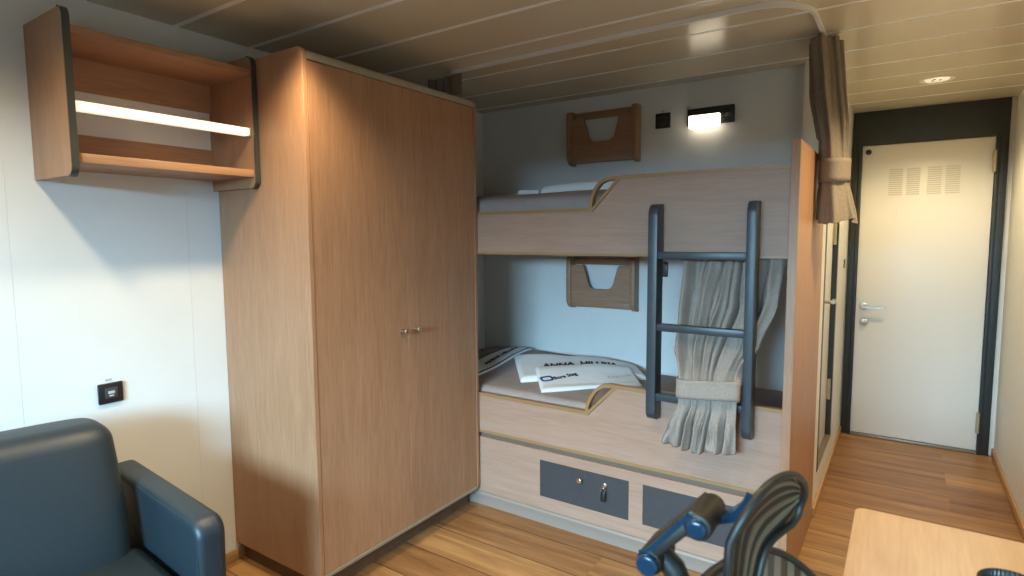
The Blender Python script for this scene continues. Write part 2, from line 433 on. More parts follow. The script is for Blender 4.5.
build('back_rail', MB().box(XL + .001, XL + .014, .7235, 1.2825, 1.848, 1.953), 'wood_y', sh)
build('back_rail', MB().box(XL + .001, XL + .014, .7235, 1.2825, 1.611, 1.704), 'wood_y', sh)
lb = build('light_bar', MB().box(-2.054, -2.021, .7235, 1.276, 1.737, 1.763, .003).box(-2.049, -2.0205, .728, 1.272, 1.7345, 1.7485, .002), 'bar_glow', sh)
build('end_cap', MB().box(-2.056, -2.019, 1.2762, 1.2823, 1.7325, 1.7645, .001), 'steel', lb)

# ------------------------------------------------------------------ wardrobe
W = thing('wardrobe', 'tall two-door wardrobe of light wood with small round knobs', 'wardrobe', (-2.02, 1.79, 0))
WF = -1.739
def ward_side(y0, y1):
    r = .030
    o = [(XL + .002, .078)] + arc(WF - r, .078 + r, r, -90, 0) + arc(WF - r, 2.016 - r, r, 0, 90) + [(XL + .002, 2.016)]
    return MB().prism(o, 'Y', y0, y1, .0012, 1)
build('side_panel', ward_side(1.303, 1.321), 'wood_v', W)
build('side_panel', ward_side(2.259, 2.277), 'wood_v', W)
build('top_panel', MB().box(XL + .002, WF - .03, 1.321, 2.259, 1.985, 2.005), 'wood_y', W, smooth=False)
build('back_panel', MB().box(XL + .002, XL + .010, 1.321, 2.259, .09, 1.985), 'wood_v', W, smooth=False)
build('floor_panel', MB().box(XL + .010, WF - .03, 1.321, 2.259, .09, .108), 'wood_y', W, smooth=False)
cor = [(WF - .046, 1.974), (WF + .002, 1.974)] + arc(WF - .019, 1.987, .021, 0, 90, 6) + [(WF - .046, 2.008)]
build('cornice', MB().prism(cor, 'Y', 1.3215, 2.2585), 'trim_beige', W)
bot = [(WF - .046, .100), (WF + .002, .100)] + arc(WF - .017, .096, .018, 0, -90, 6) + [(WF - .046, .078)]
build('lower_trim', MB().prism(bot, 'Y', 1.3215, 2.2585), 'trim_beige', W)
for y0, y1, yk in ((1.3228, 1.7886, 1.751), (1.7904, 2.2572, 1.830)):
    d = build('door', MB().box(WF - .021, WF - .0025, y0, y1, .1015, 1.972, .0012, 1), 'wood_v', W)
    build('knob', MB().cyl((WF - .003, yk, .964), (WF + .016, yk, .964), .0055, n=14).cyl((WF + .014, yk, .964), (WF + .032, yk, .964), .0115, bev=.003).cyl((WF - .003, yk, .964), (WF + .001, yk, .964), .0115), 'steel', d)
build('plinth', MB().box(XL + .02, WF - .057, 1.333, 2.247, 0, .078), 'plinth_brown', W, smooth=False)

# ------------------------------------------------------------------ bunk bed
B = thing('bunk_bed', 'built-in double bunk bed of pale wood with end panel and drawers', 'bunk bed', (-1.33, 2.69, 0))
BX0, BX1 = -2.295, -.3455
Y0 = 2.284
def bunk_board(zb, pts_low, arc_pts, diag, hi, rimz):
    """one front board with its wood face and honey edge band"""
    lowz = pts_low; t = .015
    face = [(BX0, zb), (BX1, zb), (BX1, hi - t), (diag[1][0], hi - t), (diag[0][0], lowz - t), (BX0, lowz - t)]
    b = build('front_board', MB().prism(face, 'Y', Y0, Y0 + .024), 'board_x', B, smooth=False)
    mb = MB(); yb = Y0 + .011; hw = .0145
    prof = lambda w: [(-hw, -w), (hw, -w), (hw, w), (-hw, w)]
    # straight band: low edge, diagonal, high edge
    line = [(BX0, lowz - t / 2), (diag[0][0] - .004, lowz - t / 2), (diag[1][0] - .002, hi - t / 2), (BX1, hi - t / 2)]
    def strip(line, th):
        P = [Vector((p[0], yb, p[1])) for p in line]
        mb.sweep(P, [(-th, -hw), (th, -hw), (th, hw), (-th, hw)], up=(0, 1, 0))
    strip(line, t / 2)
    hw = .0142; strip(arc_pts, .0074); hw = .0145
    strip([(BX0, rimz), (BX1, rimz)], .006)
    build('edge_band', mb, 'edge_wood', b, angle=50)
    return b
low_arc = [(-1.143, .568), (-1.138, .612), (-1.122, .648), (-1.098, .683), (-1.070, .704), (-1.037, .7115), (-.985, .7115), (-.93, .7113)]
bunk_board(.388, .581, low_arc, [(-1.134, .566), (-1.002, .704)], .7185, .384)
up_arc = [(-1.129, 1.470), (-1.125, 1.517), (-1.109, 1.556), (-1.085, 1.585), (-1.056, 1.598), (-1.018, 1.6015), (-.97, 1.6015), (-.93, 1.6013)]
bunk_board(1.283, 1.478, up_arc, [(-1.117, 1.462), (-.993, 1.595)], 1.6085, 1.279)
pan = [(2.274, 0), (3.031, 0), (3.031, 1.693)] + arc(2.274 + .012, 1.693 - .012, .012, 90, 180, 5)
build('end_panel', MB().prism(pan, 'X', -.345, -.314, .0015, 1), 'wood_v', B)
build('bed_base', MB().box(BX0, BX1, Y0 + .024, 3.030, 1.285, 1.309), 'board_x', B, smooth=False)
build('bed_base', MB().box(BX0, BX1, Y0 + .024, 3.030, .388, .412), 'board_x', B, smooth=False)
bf = build('base_front', MB().box(BX0, BX1, Y0 + .003, Y0 + .022, .066, .352, .001, 1), 'board_x', B, smooth=False)
build('gap_strip', MB().box(BX0, BX1, Y0 + .018, Y0 + .03, .352, .388), 'gap_shade', B, smooth=False)
cove = [(Y0 + .03, 0), (Y0 - .004, 0), (Y0 - .002, .05)] + arc(Y0 + .010, .052, .013, 180, 90, 5) + [(Y0 + .03, .065)]
build('cove_strip', MB().prism(cove, 'X', BX0, BX1), 'grey_cove', B)
for x0, x1, xk, xl in ((-1.387, -.941, -1.169, -1.051), (-.877, -.431, -.659, -.541)):
    dr = build('drawer', MB().box(x0, x1, Y0 + .0005, Y0 + .02, .131, .306, .0008, 1), 'anthracite', B, smooth=False)
    build('drawer_knob', MB().cyl((xk, Y0, .262), (xk, Y0 - .012, .262), .006, n=14).cyl((xk, Y0 - .011, .262), (xk, Y0 - .026, .262), .013, bev=.004), 'chrome', dr)
    build('drawer_lock', MB().cyl((xl, Y0, .263), (xl, Y0 - .008, .263), .011, bev=.002), 'chrome', dr)
KX = -1.051
k = thing('key', 'small key with black fob hanging from the drawer lock', 'key', (KX, Y0 - .010, .262))
build('key_bow', MB().box(KX - .0015, KX + .0015, Y0 - .030, Y0 - .0085, .256, .270, .001, 1), 'chrome', k)
mb = MB().tube([(KX + .012 * math.cos(a * PI / 8), Y0 - .022 - .002 * math.sin(a * PI / 8), .247 + .012 * math.sin(a * PI / 8)) for a in range(16)], .0013, 8, True, up=(0, 1, 0))
build('key_ring', mb, 'chrome', k)
build('key_fob', MB().box(KX - .011, KX + .011, Y0 - .025, Y0 - .018, .194, .240, .004), 'black', k)

# mattresses
def mattress(name, label, top, x0=-2.29, x1=-.352, y0=2.312, y1=3.026, z0=.4125, crown=.02, bump=None):
    def h(x, y):
        ex = min(x - x0, x1 - x); ey0 = y - y0; ey1 = y1 - y
        z = top + crown * (1 - math.exp(-max(ey0, 0) / .10)) * (1 - math.exp(-max(ex, 0) / .10))
        z += .004 * mnoise.noise(Vector((x * 6, y * 6, top))) * min(1, max(ey0, 0) / .05)
        if bump: z += bump[4] * math.exp(-((x - bump[0]) / bump[2]) ** 4 - ((y - bump[1]) / bump[3]) ** 2)
        for e in (ex, ey0, ey1):
            if e < .03: z -= .03 - math.sqrt(max(0, .03 ** 2 - (.03 - e) ** 2))
        return z
    n, m = 90, 46
    def sp(u, lo, hi, g=.06):  # denser sampling near the borders
        return lo + (hi - lo) * (u + .75 * math.sin(2 * PI * u) / (-2 * PI))
    mb = MB()
    def f(u, v):
        x, y = sp(u, x0, x1), sp(v, y0, y1)
        return (x, y, h(x, y))
    mb.grid(f, n, m)
    bm = mb.bm
    be = [e for e in bm.edges if e.is_boundary]
    r = bmesh.ops.extrude_edge_only(bm, edges=be)
    for v in [g for g in r['geom'] if isinstance(g, bmesh.types.BMVert)]: v.co.z = z0
    be = [e for e in bm.edges if e.is_boundary]
    bmesh.ops.contextual_create(bm, geom=be)
    bmesh.ops.recalc_face_normals(bm, faces=bm.faces)
    o = build(name, mb, 'mattress', angle=60)
    tag(o, label, 'mattress', 'taupe mattresses on the bunks')
    return h
h_low = mattress('mattress', 'taupe mattress on the lower bunk under the printed towels', .603, bump=(-1.78, 2.95, .52, .30, .052), crown=.008)
h_up = mattress('mattress', 'taupe mattress on the upper bunk', 1.530, z0=1.3095, crown=.050)

# towels
def bil(q, u, v):
    a, b, c, d = [Vector(p) for p in q]   # front-left, front-right, back-right, back-left
    return a * (1 - u) * (1 - v) + b * u * (1 - v) + c * u * v + d * (1 - u) * v
def towel(name, q, h, thick, label, cat, lift=.001, group=None, seed=0, mat='towel', extra=None):
    nu, nv = 44, 30
    def wave(x, y): return .004 * mnoise.noise(Vector((x * 8, y * 8, seed))) + .0008 * mnoise.noise(Vector((x * 24, y * 24, seed + 3)))
    def top(u, v):
        p = bil(q, u, v); e = min(u, 1 - u) * (Vector(q[1]) - Vector(q[0])).length; e = min(e, min(v, 1 - v) * (Vector(q[3]) - Vector(q[0])).length)
        rr = thick * .5
        dz = 0 if e > rr else rr - math.sqrt(max(0, rr * rr - (rr - e) ** 2))
        g = extra(p.x, p.y) if extra else 0
        return Vector((p.x, p.y, h(p.x, p.y) + g + lift + thick + wave(p.x, p.y) - dz))
    mb = MB(); mb.grid(top, nu, nv)
    bm = mb.bm
    be = [e for e in bm.edges if e.is_boundary]
    r = bmesh.ops.extrude_edge_only(bm, edges=be)
    for v in [g for g in r['geom'] if isinstance(g, bmesh.types.BMVert)]:
        v.co.z = h(v.co.x, v.co.y) + (extra(v.co.x, v.co.y) if extra else 0) + lift
    be = [e for e in bm.edges if e.is_boundary]
    bmesh.ops.contextual_create(bm, geom=be)
    bmesh.ops.recalc_face_normals(bm, faces=bm.faces)
    o = build(name, mb, mat, angle=70)
    tag(o, label, cat, group)
    return o, top, lambda x, y: h(x, y) + (extra(x, y) if extra else 0) + lift + thick + wave(x, y)

def text_mesh(body, bold=0.):
    cu = bpy.data.curves.new('txt', 'FONT'); cu.body = body; cu.size = 1; cu.offset = bold; cu.resolution_u = 3
    ob = bpy.data.objects.new('txt', cu); C.objects.link(ob)
    dg = bpy.context.evaluated_depsgraph_get(); dg.update()
    me = bpy.data.meshes.new_from_object(ob.evaluated_get(dg))
    C.objects.unlink(ob); bpy.data.objects.remove(ob)
    return me
def lettering(name, body, fn, mat, parent, u0, u1, v0, v1, bold=.02):
    """lay flat lettering onto a curved sheet: fn(u,v) is the sheet"""
    me = text_mesh(body, bold)
    xs = [v.co.x for v in me.vertices]; ysv = [v.co.y for v in me.vertices]
    ax, bx, ay, by = min(xs), max(xs), min(ysv), max(ysv)
    bm = bmesh.new(); bm.from_mesh(me)
    bmesh.ops.subdivide_edges(bm, edges=[e for e in bm.edges if e.calc_length() > .15], cuts=2)
    for v in bm.verts:
        u = u0 + (u1 - u0) * (v.co.x - ax) / (bx - ax); w = v0 + (v1 - v0) * (v.co.y - ay) / (by - ay)
        p = fn(u, w); v.co = (p[0], p[1], p[2] + .0026)
    mb = MB(); mb.bm.free(); mb.bm = bm
    o = build(name, mb, mat, parent, smooth=False)
    return o

tq = [(-1.60, 2.45, 0), (-1.08, 2.85, 0), (-1.20, 3.02, 0), (-1.86, 2.78, 0)]
t1, f1, g1 = towel('towel', tq, h_low, .026, 'large white towel with dark printed lettering, half covered on the lower bunk', 'towel', group='white linen on the lower bunk', seed=1)
# the smaller towel lies over the front of the large one
def over(x, y):
    a = Vector((tq[0][0], tq[0][1])); b = Vector((tq[1][0], tq[1][1])); n = Vector((-(b - a).y, (b - a).x)).normalized()
    s = (Vector((x, y)) - a).dot(n)
    return .030 * max(0., min(1., .5 + (s + .03) / .17))
fq = [(-1.42, 2.355, 0), (-1.05, 2.705, 0), (-1.19, 2.89, 0), (-1.60, 2.59, 0)]
t2, f2, g2 = towel('towel', fq, h_low, .016, 'smaller white towel with a blue badge, lying in front on the lower bunk', 'towel', lift=.0015, group='white linen on the lower bunk', seed=5, extra=over)
def lettering_at(name, body, g, p0, p1, height, mat, parent, bold=.03):
    """flat lettering whose base line runs from p0 to p1 on the sheet g(x, y)"""
    p0, p1 = Vector(p0), Vector(p1); d = p1 - p0; n = Vector((-d.y, d.x)).normalized() * height
    def fn(u, w):
        q = p0 + d * u + n * w
        return (q.x, q.y, g(q.x, q.y))
    return lettering(name, body, fn, mat, parent, 0, 1, 0, 1, bold)
lettering_at('printed_lettering', 'ANNA  HILLRIA', g1, (-1.585, 2.640), (-1.240, 2.868), .062, 'ink_dark', t1, .05)
lettering_at('printed_lettering', 'Bore Stag', g2, (-1.418, 2.492), (-1.345, 2.600), .040, 'ink_dark', t2, .04)
lettering_at('printed_lettering', 'Dansk', g2, (-1.205, 2.660), (-1.120, 2.765), .024, 'sticker', t2, .0)
# blue badge
bc = Vector((-1.465, 2.482)); bd = Vector((.62, .785)); bn = Vector((-.785, .62))
def badge_ring(su, sv):
    r = []
    for k in range(40):
        a = 2 * PI * k / 40
        q = bc + bd * (su * math.copysign(abs(math.cos(a)) ** .5, math.cos(a))) + bn * (sv * math.copysign(abs(math.sin(a)) ** .5, math.sin(a)))
        r.append(Vector((q.x, q.y, g2(q.x, q.y) + .0026)))
    return r
mb = MB()
for oa, ia in (((.033, .027), (.022, .014)),):
    A_ = [mb.bm.verts.new(p) for p in badge_ring(*oa)]; B_ = [mb.bm.verts.new(p) for p in badge_ring(*ia)]
    for i in range(40): mb.bm.faces.new((A_[i], A_[(i + 1) % 40], B_[(i + 1) % 40], B_[i]))
build('printed_badge', mb, 'ink_blue', t2, smooth=False)

# third towel strip, over the raised end of the mattress
sq = [(-1.87, 2.38, 0), (-1.875, 3.01, 0), (-2.02, 3.015, 0), (-2.07, 2.55, 0)]
t3, f3, g3 = towel('towel', sq, h_low, .010, 'narrow white strip of linen with navy lines at the shaded end of the lower bunk', 'towel', group='white linen on the lower bunk', seed=9)
def strip_on(fn, u0, u1, v0, v1, n, dz):
    mb = MB(); mb.grid(lambda a, b: Vector(fn(u0 + (u1 - u0) * a, v0 + (v1 - v0) * b)) + Vector((0, 0, dz)), n, 1); return mb
build('navy_border', strip_on(f3, .01, .99, .03, .10, 24, .0015), 'navy', t3, smooth=False)
build('navy_border', strip_on(f3, .01, .99, .90, .97, 24, .0015), 'navy', t3, smooth=False)
lettering_at('printed_lettering', 'ANNA HILLRIA', g3, (-1.935, 2.61), (-1.950, 2.985), .030, 'ink_dark', t3, .05)
# folded linen on the upper bunk
towel('folded_towel', [(-1.695, 2.58, 0), (-1.575, 2.58, 0), (-1.575, 2.80, 0), (-1.695, 2.80, 0)], h_up, .024, 'small folded white towel at the left on the upper bunk', 'towel', group='white linen on the upper bunk', seed=12)
towel('folded_towel', [(-1.555, 2.58, 0), (-1.03, 2.52, 0), (-1.03, 2.88, 0), (-1.555, 2.88, 0)], h_up, .040, 'wide folded white towel on the upper bunk', 'towel', group='white linen on the upper bunk', seed=15)

# ------------------------------------------------------------------ ladder
Ld = thing('bunk_ladder', 'dark slate-blue metal ladder standing off the front of the two bunks', 'ladder', (-.64, 2.24, .597))
def rail(x0, x1, z0, z1):
    ya, yb, r = 2.208, 2.2795, .045
    o = [(yb, z0)] + [(yb, z1)] + arc(ya + r, z1 - r, r, 90, 180, 8)[1:] + arc(ya + r, z0 + r, r, 180, 270, 8)[:-1]
    return MB().prism(o, 'X', x0, x1, .002, 2)
build('rail', rail(-.841, -.803, .613, 1.483), 'ladder', Ld)
build('rail', rail(-.473, -.440, .597, 1.483), 'ladder', Ld)
for z in (1.281, .996, .714):
    build('rung', MB().box(-.8035, -.4725, 2.214, 2.246, z - .0145, z + .0145, .0025), 'ladder', Ld)

# ------------------------------------------------------------------ curtains
CR = thing('curtain_rail', 'white curtain rail curving across the ceiling in front of the bunks', 'curtain rail', (-1.0, 2.25, ZC))
pts = [(-1.835, 2.218, ZC - .011), (-1.4, 2.204, ZC - .011), (-.49, 2.196, ZC - .011)] + [(p[0], p[1], ZC - .011) for p in arc(-.49, 2.386, .19, -90, 0, 14)][1:] + [(-.299, 2.60, ZC - .011), (-.292, 2.90, ZC - .011)]
build('rail', MB().sweep(pts, [(-.006, -.006), (.006, -.006), (.006, .0105), (-.006, .0105)], up=(0, 0, 1)), 'track', CR)
build('end_stop', MB().box(-.305, -.279, 2.895, 2.915, ZC - .024, ZC - .0006, .002), 'track', CR)

def lerp_keys(keys, z):
    for (z0, a), (z1, b) in zip(keys[:-1], keys[1:]):
        if (z0 >= z >= z1) or (z0 <= z <= z1):
            t = (z - z0) / (z1 - z0); t = t * t * (3 - 2 * t) * .5 + t * .5
            return a + (b - a) * t
    return keys[-1][1] if abs(z - keys[-1][0]) < abs(z - keys[0][0]) else keys[0][1]

# lower curtain, tied back behind the ladder
LC = thing('curtain', 'beige linen curtain tied back behind the ladder, draped over the lower bunk', 'curtain', (-.60, 2.25, .52), group='beige linen bunk curtains')
zt, zb_ = 1.272, .532
def lc(u, v, dy=0):
    z = zt + (zb_ - zt) * v
    L = lerp_keys([(1.28, -.722), (1.1, -.735), (.95, -.738), (.82, -.700), (.72, -.697), (.62, -.735), (.522, -.760)], z)
    Rr = lerp_keys([(1.28, -.362), (1.1, -.378), (.95, -.430), (.84, -.478), (.72, -.482), (.62, -.484), (.522, -.488)], z)
    yc = lerp_keys([(1.28, 2.338), (1.1, 2.320), (.98, 2.300), (.88, 2.235), (.80, 2.176), (.72, 2.172), (.522, 2.205)], z)
    amp = lerp_keys([(1.28, .020), (1.0, .030), (.88, .022), (.79, .006), (.71, .006), (.62, .026), (.522, .034)], z)
    # a few uneven folds that wander as they fall
    q = u + .045 * math.sin(u * 11 + 1.2) + .030 * math.sin(u * 23 + .4)
    ph = q * 2 * PI * 6.2 + .75 * math.sin(z * 6.5 + u * 6) + .5 * math.sin(z * 15 + u * 13)
    w = 1 - 2 * abs(math.sin(ph / 2)) ** .62   # rounded ridges, sharp creases
    n1 = mnoise.noise(Vector((u * 7, z * 7, 3.1)))
    n2 = mnoise.noise(Vector((u * 16 + z * 6, z * 9 - u * 5, 8.2)))
    y = yc + amp * (w * (1 + .5 * n1) + .6 * n2 + .18 * math.sin(2.3 * ph + 1))
    uu = u + .016 * math.cos(ph) * (1 if 0 < u < 1 else 0)
    x = L + (Rr - L) * uu
    z2 = z
    if z < .62: z2 = z + (.022 * (.5 + .5 * math.sin(u * 6 + 2.2)) + .008 * math.sin(ph)) * (.62 - z) / .098
    return Vector((x, y + dy, z2))
cl = build('curtain_cloth', MB().grid(lc, 170, 80), 'linen', LC, angle=80)
add_mod(cl, 'SOLIDIFY', thickness=.003, offset=1)
def band(u, v):
    z = .818 - .072 * v + .010 * math.sin(u * 2.5)
    a = u * 2 * PI
    ex = .112; x = -.588 + ex * math.copysign(abs(math.cos(a)) ** .45, math.cos(a)); y = 2.174 - .030 * math.copysign(abs(math.sin(a)) ** .6, math.sin(a))
    return Vector((x, y + .002 * math.sin(v * PI * 2) + .003 * mnoise.noise(Vector((x * 30, z * 20, 1))), z + .004 * math.sin(a * 2) + .07 * (x + .588)))
tb = build('tieback', MB().grid(band, 72, 6, closed_u=True), 'linen', LC, angle=80)
add_mod(tb, 'SOLIDIFY', thickness=.004, offset=1)

# upper curtain, tied back in the passage beside the end panel
UC = thing('curtain', 'taupe curtain tied in a bundle at the end of the ceiling rail by the passage', 'curtain', (-.26, 2.74, 1.41), group='beige linen bunk curtains')
zt2, zb2 = ZC - .024, 1.412
def bundle(keys_cx, keys_cy, keys_rx, keys_ry, keys_a, nf, seed, za, zb):
    def f(u, v):
        z = za + (zb - za) * v
        cx, cy, rx, ry, am = [lerp_keys(k, z) for k in (keys_cx, keys_cy, keys_rx, keys_ry, keys_a)]
        a = u * 2 * PI
        aa = a + .35 * math.sin(2 * a + seed) + .18 * math.sin(5 * a + seed * 2)
        ph = nf * aa + .7 * math.sin(z * 4 + a)
        r = 1 + am * math.copysign(abs(math.sin(ph)) ** .7, math.sin(ph)) + am * .3 * mnoise.noise(Vector((math.cos(a) * 3, math.sin(a) * 3, z * 5)))
        z2 = z - .010 * math.sin(ph * .5 + 1) * (1 if v > .97 else 0)
        return Vector((max(-.309 if z < 1.74 else -9, cx + rx * r * math.cos(a)), cy + ry * r * math.sin(a), z2))
    return f
f = bundle([(2.13, -.298), (1.95, -.285), (1.74, -.262), (1.56, -.250), (1.41, -.236)],
           [(2.13, 2.735), (1.7, 2.73), (1.40, 2.73)],
           [(2.13, .050), (1.9, .056), (1.68, .049), (1.60, .048), (1.50, .060), (1.40, .068)],
           [(2.13, .135), (1.9, .125), (1.65, .095), (1.57, .092), (1.40, .115)],
           [(2.13, .24), (1.8, .18), (1.65, .06), (1.55, .06), (1.45, .12), (1.40, .15)], 6, .7, zt2, zb2)
cu = build('curtain_cloth', MB().grid(f, 220, 44, closed_u=True), 'linen_shaded', UC, angle=80)
def band2(u, v):
    a = u * 2 * PI; z = 1.662 - .092 * v + .004 * math.sin(a)
    return Vector((max(-.3095, -.250 + .0575 * math.cos(a)), 2.73 + .108 * math.sin(a), z))
tb2 = build('tieback', MB().grid(band2, 48, 5, closed_u=True), 'linen_shaded', UC, angle=80)
add_mod(tb2, 'SOLIDIFY', thickness=.003, offset=1)

# the other end of the rail: curtain pushed behind the wardrobe
PC = thing('curtain', 'curtain edge pushed to the left end of the ceiling rail above the wardrobe', 'curtain', (-1.88, 2.2, 2.03), group='beige linen bunk curtains')
def pc(u, v):
    z = ZC - .024 - v * .097
    x = -1.995 + .235 * u
    k = max(0, min(1, (u - .66) / .06))
    return Vector((x, (2.214 + .014 * math.sin(u * 2 * PI * 4.5 + 1.2)) * (1 - k) + 2.200 * k, z))
o = build('curtain_cloth', MB().grid(pc, 90, 14), 'linen_shaded', PC, angle=80)
add_mod(o, 'SOLIDIFY', thickness=.003, offset=1)

# ------------------------------------------------------------------ things on the bunk wall
def pocket(loc, label):
    P = thing('wall_pocket', label, 'magazine rack', loc, group='wooden wall pockets by the bunks')
    # local coords: x 0..w, wall at y=0, front towards -y, z 0..h
    w, h, dp = .426, .302, .072
    prof = [(-.0008, 0)] + arc(-dp + .06, .06, .06, 270, 180, 8) + arc(-dp + .018, h - .018, .018, 180, 90, 5) + [(-.0008, h)]
    for x0 in (0, w - .030):
        build('cheek', MB().prism(prof, 'X', x0, x0 + .030, .004, 2), 'rack_wood', P, local=True)
    build('back_rail', MB().box(.030, w - .030, -.018, -.0008, h - .043, h - .004, .002), 'rack_wood', P, local=True)
    build('bottom_rail', MB().box(.030, w - .030, -.052, -.0008, .012, .052, .003), 'rack_wood', P, local=True)
    z0, z1, zn, r = .046, h - .044, .122, .026
    a0, a1, b0, b1 = .110, .146, w - .142, w - .106
    o = [(.030, z0), (w - .030, z0), (w - .030, z1)] + [(b1 + .012, z1), (b1, z1 - .012)] + [(b0 + .008, zn + r), (b0 - r * .3, zn + r * .25), (b0 - r, zn)] + [(a1 + r, zn), (a1 + r * .3, zn + r * .25), (a1 - .008, zn + r)] + [(a0, z1 - .012), (a0 - .012, z1), (.030, z1)]
    build('front_panel', MB().prism(o, 'Y', -.062, -.048, .0015, 1), 'rack_wood', P, local=True)
    return P
pocket((-1.647, YB, 1.765), 'brown wooden wall pocket above the upper bunk')
pocket((-1.647, YB, .934), 'brown wooden wall pocket in the lower bunk, under the upper bed')

def socket(loc, rotz, label, kind=0, w=.082, h=.080):
    S = thing('wall_socket', label, 'socket', loc, rotz, group='black wall sockets')
    build('plate', MB().box(-w / 2, w / 2, -.011, -.0006, -h / 2, h / 2, .004), 'black', S, local=True)
    if kind == 0:
        n = 20; mb = MB()
        mb.tube([(.021 * math.cos(2 * PI * k / n), -.0115, .021 * math.sin(2 * PI * k / n)) for k in range(n)], .0022, 8, True, up=(0, 1, 0))
        for sx in (-.009, .009): mb.cyl((sx, -.0105, 0), (sx, -.0125, 0), .0024, n=10)
        build('socket_ring', mb, 'anthracite', S, local=True)
    else:
        build('socket_insert', MB().box(-.020, .020, -.0135, -.0105, -.018, .020, .002), 'anthracite', S, local=True)
        build('socket_contact', MB().box(-.010, .010, -.0145, -.013, -.002, .008, .0005).box(-.007, .007, -.0145, -.013, -.011, -.006, .0005), 'sticker', S, local=True)
    build('sticker', MB().box(-.012, .008, -.0015, -.0006, h / 2 + .006, h / 2 + .014), 'sticker', S, local=True, smooth=False)
    return S
socket((-1.098, YB, 1.968), 0, 'black socket on the wall beside the reading lamp above the upper bunk')
socket((-1.098, YB, 1.175), 0, 'black socket in the lower bunk, half hidden behind the ladder')
socket((XL, .874, .820), PI / 2, 'black socket with a square insert on the white wall above the armchair', 1, .078, .072)

RL = thing('reading_lamp', 'lit black reading lamp on the wall above the upper bunk', 'lamp', (-.85, YB, 1.963))
build('lamp_body', MB().box(-.964, -.731, YB - .024, YB - .0006, 1.921, 2.007, .004).box(-.950, -.792, YB - .056, YB - .023, 1.966, 1.984, .003), 'black', RL)
build('diffuser', MB().box(-.946, -.794, YB - .054, YB - .0245, 1.905, 1.9655, .003), 'lamp_glow', RL)
build('switch', MB().box(-.772, -.748, YB - .0275, YB - .0235, 1.950, 1.970, .001), 'anthracite', RL)
tag(build('label_plate', MB().box(-.975, -.953, YB - .003, YB - .0006, 2.0085, 2.026, .0004, 1), 'sticker', smooth=False), 'tiny grey label plate on the wall above the reading lamp', 'label')

# ------------------------------------------------------------------ ceiling downlights
def downlight(x, y, label, power, blend=.6, size=120, col=(1, .81, .51)):
    D = thing('ceiling_downlight', label, 'ceiling light', (x, y, ZC), group='round ceiling downlights')
    n = 40; mb = MB()
    prof = [(.0, 0), (.052, -.0006), (.058, -.005), (.068, -.007), (.076, -.004), (.078, -.0006)]
    ring = MB()
    def rf(u, v):
        k = v * (len(prof) - 2) + 1; i = min(int(k), len(prof) - 2); t = k - i
        r = prof[i][0] + (prof[i + 1][0] - prof[i][0]) * t; z = prof[i][1] + (prof[i + 1][1] - prof[i][1]) * t
        return Vector((r * math.cos(2 * PI * u), r * math.sin(2 * PI * u), z))
    ring.grid(rf, n, 8, closed_u=True)
    build('bezel', ring, 'white_plastic', D, local=True)
    ln = MB().cyl((0, 0, -.0008), (0, 0, -.003), .053, n=n)
    build('lens', ln, 'downlight_glow', D, local=True)
    for dx, dy in ((.014, .008), (-.010, -.016), (-.018, .012)):
        build('led_spot', MB().sphere((dx, dy, -.0035), .008, (1, 1, .4), 12), 'anthracite', D, local=True)
    li = bpy.data.lights.new('downlight_beam', 'SPOT'); li.energy = power; li.color = col
    li.spot_size = math.radians(size); li.spot_blend = blend; li.shadow_soft_size = .045
    lo = bpy.data.objects.new('downlight_beam', li); C.objects.link(lo); lo.parent = D; lo.location = (0, 0, -.055)
    return D
downlight(.10, 3.77, 'round recessed ceiling light in the passage before the exit door', 29, .6, 145, (1, .79, .46))
downlight(.20, 2.45, 'round recessed ceiling light where the passage opens into the cabin', 54, .8, 125, (1, .79, .46))
downlight(-1.60, 1.15, 'round recessed ceiling light close to the front corner of the wardrobe', 46, 1.0, 124)
downlight(-1.60, .35, 'round recessed ceiling light over the armchair', 34, .9, 155)
downlight(-.81, 1.13, 'round recessed ceiling light over the middle of the cabin floor', 40, .8, 112)
downlight(.02, 1.15, 'round recessed ceiling light over the desk', 15, .55, 100)

# ------------------------------------------------------------------ armchair
A = thing('armchair', 'petrol-blue leather armchair with high padded arm below the wall shelf', 'armchair', (-1.950, .470, 0), math.radians(-4.6))
def rounded_block(x0, x1, y0, y1, z0, z1, r, seg=5): return MB().box(x0, x1, y0, y1, z0, z1, r, seg)
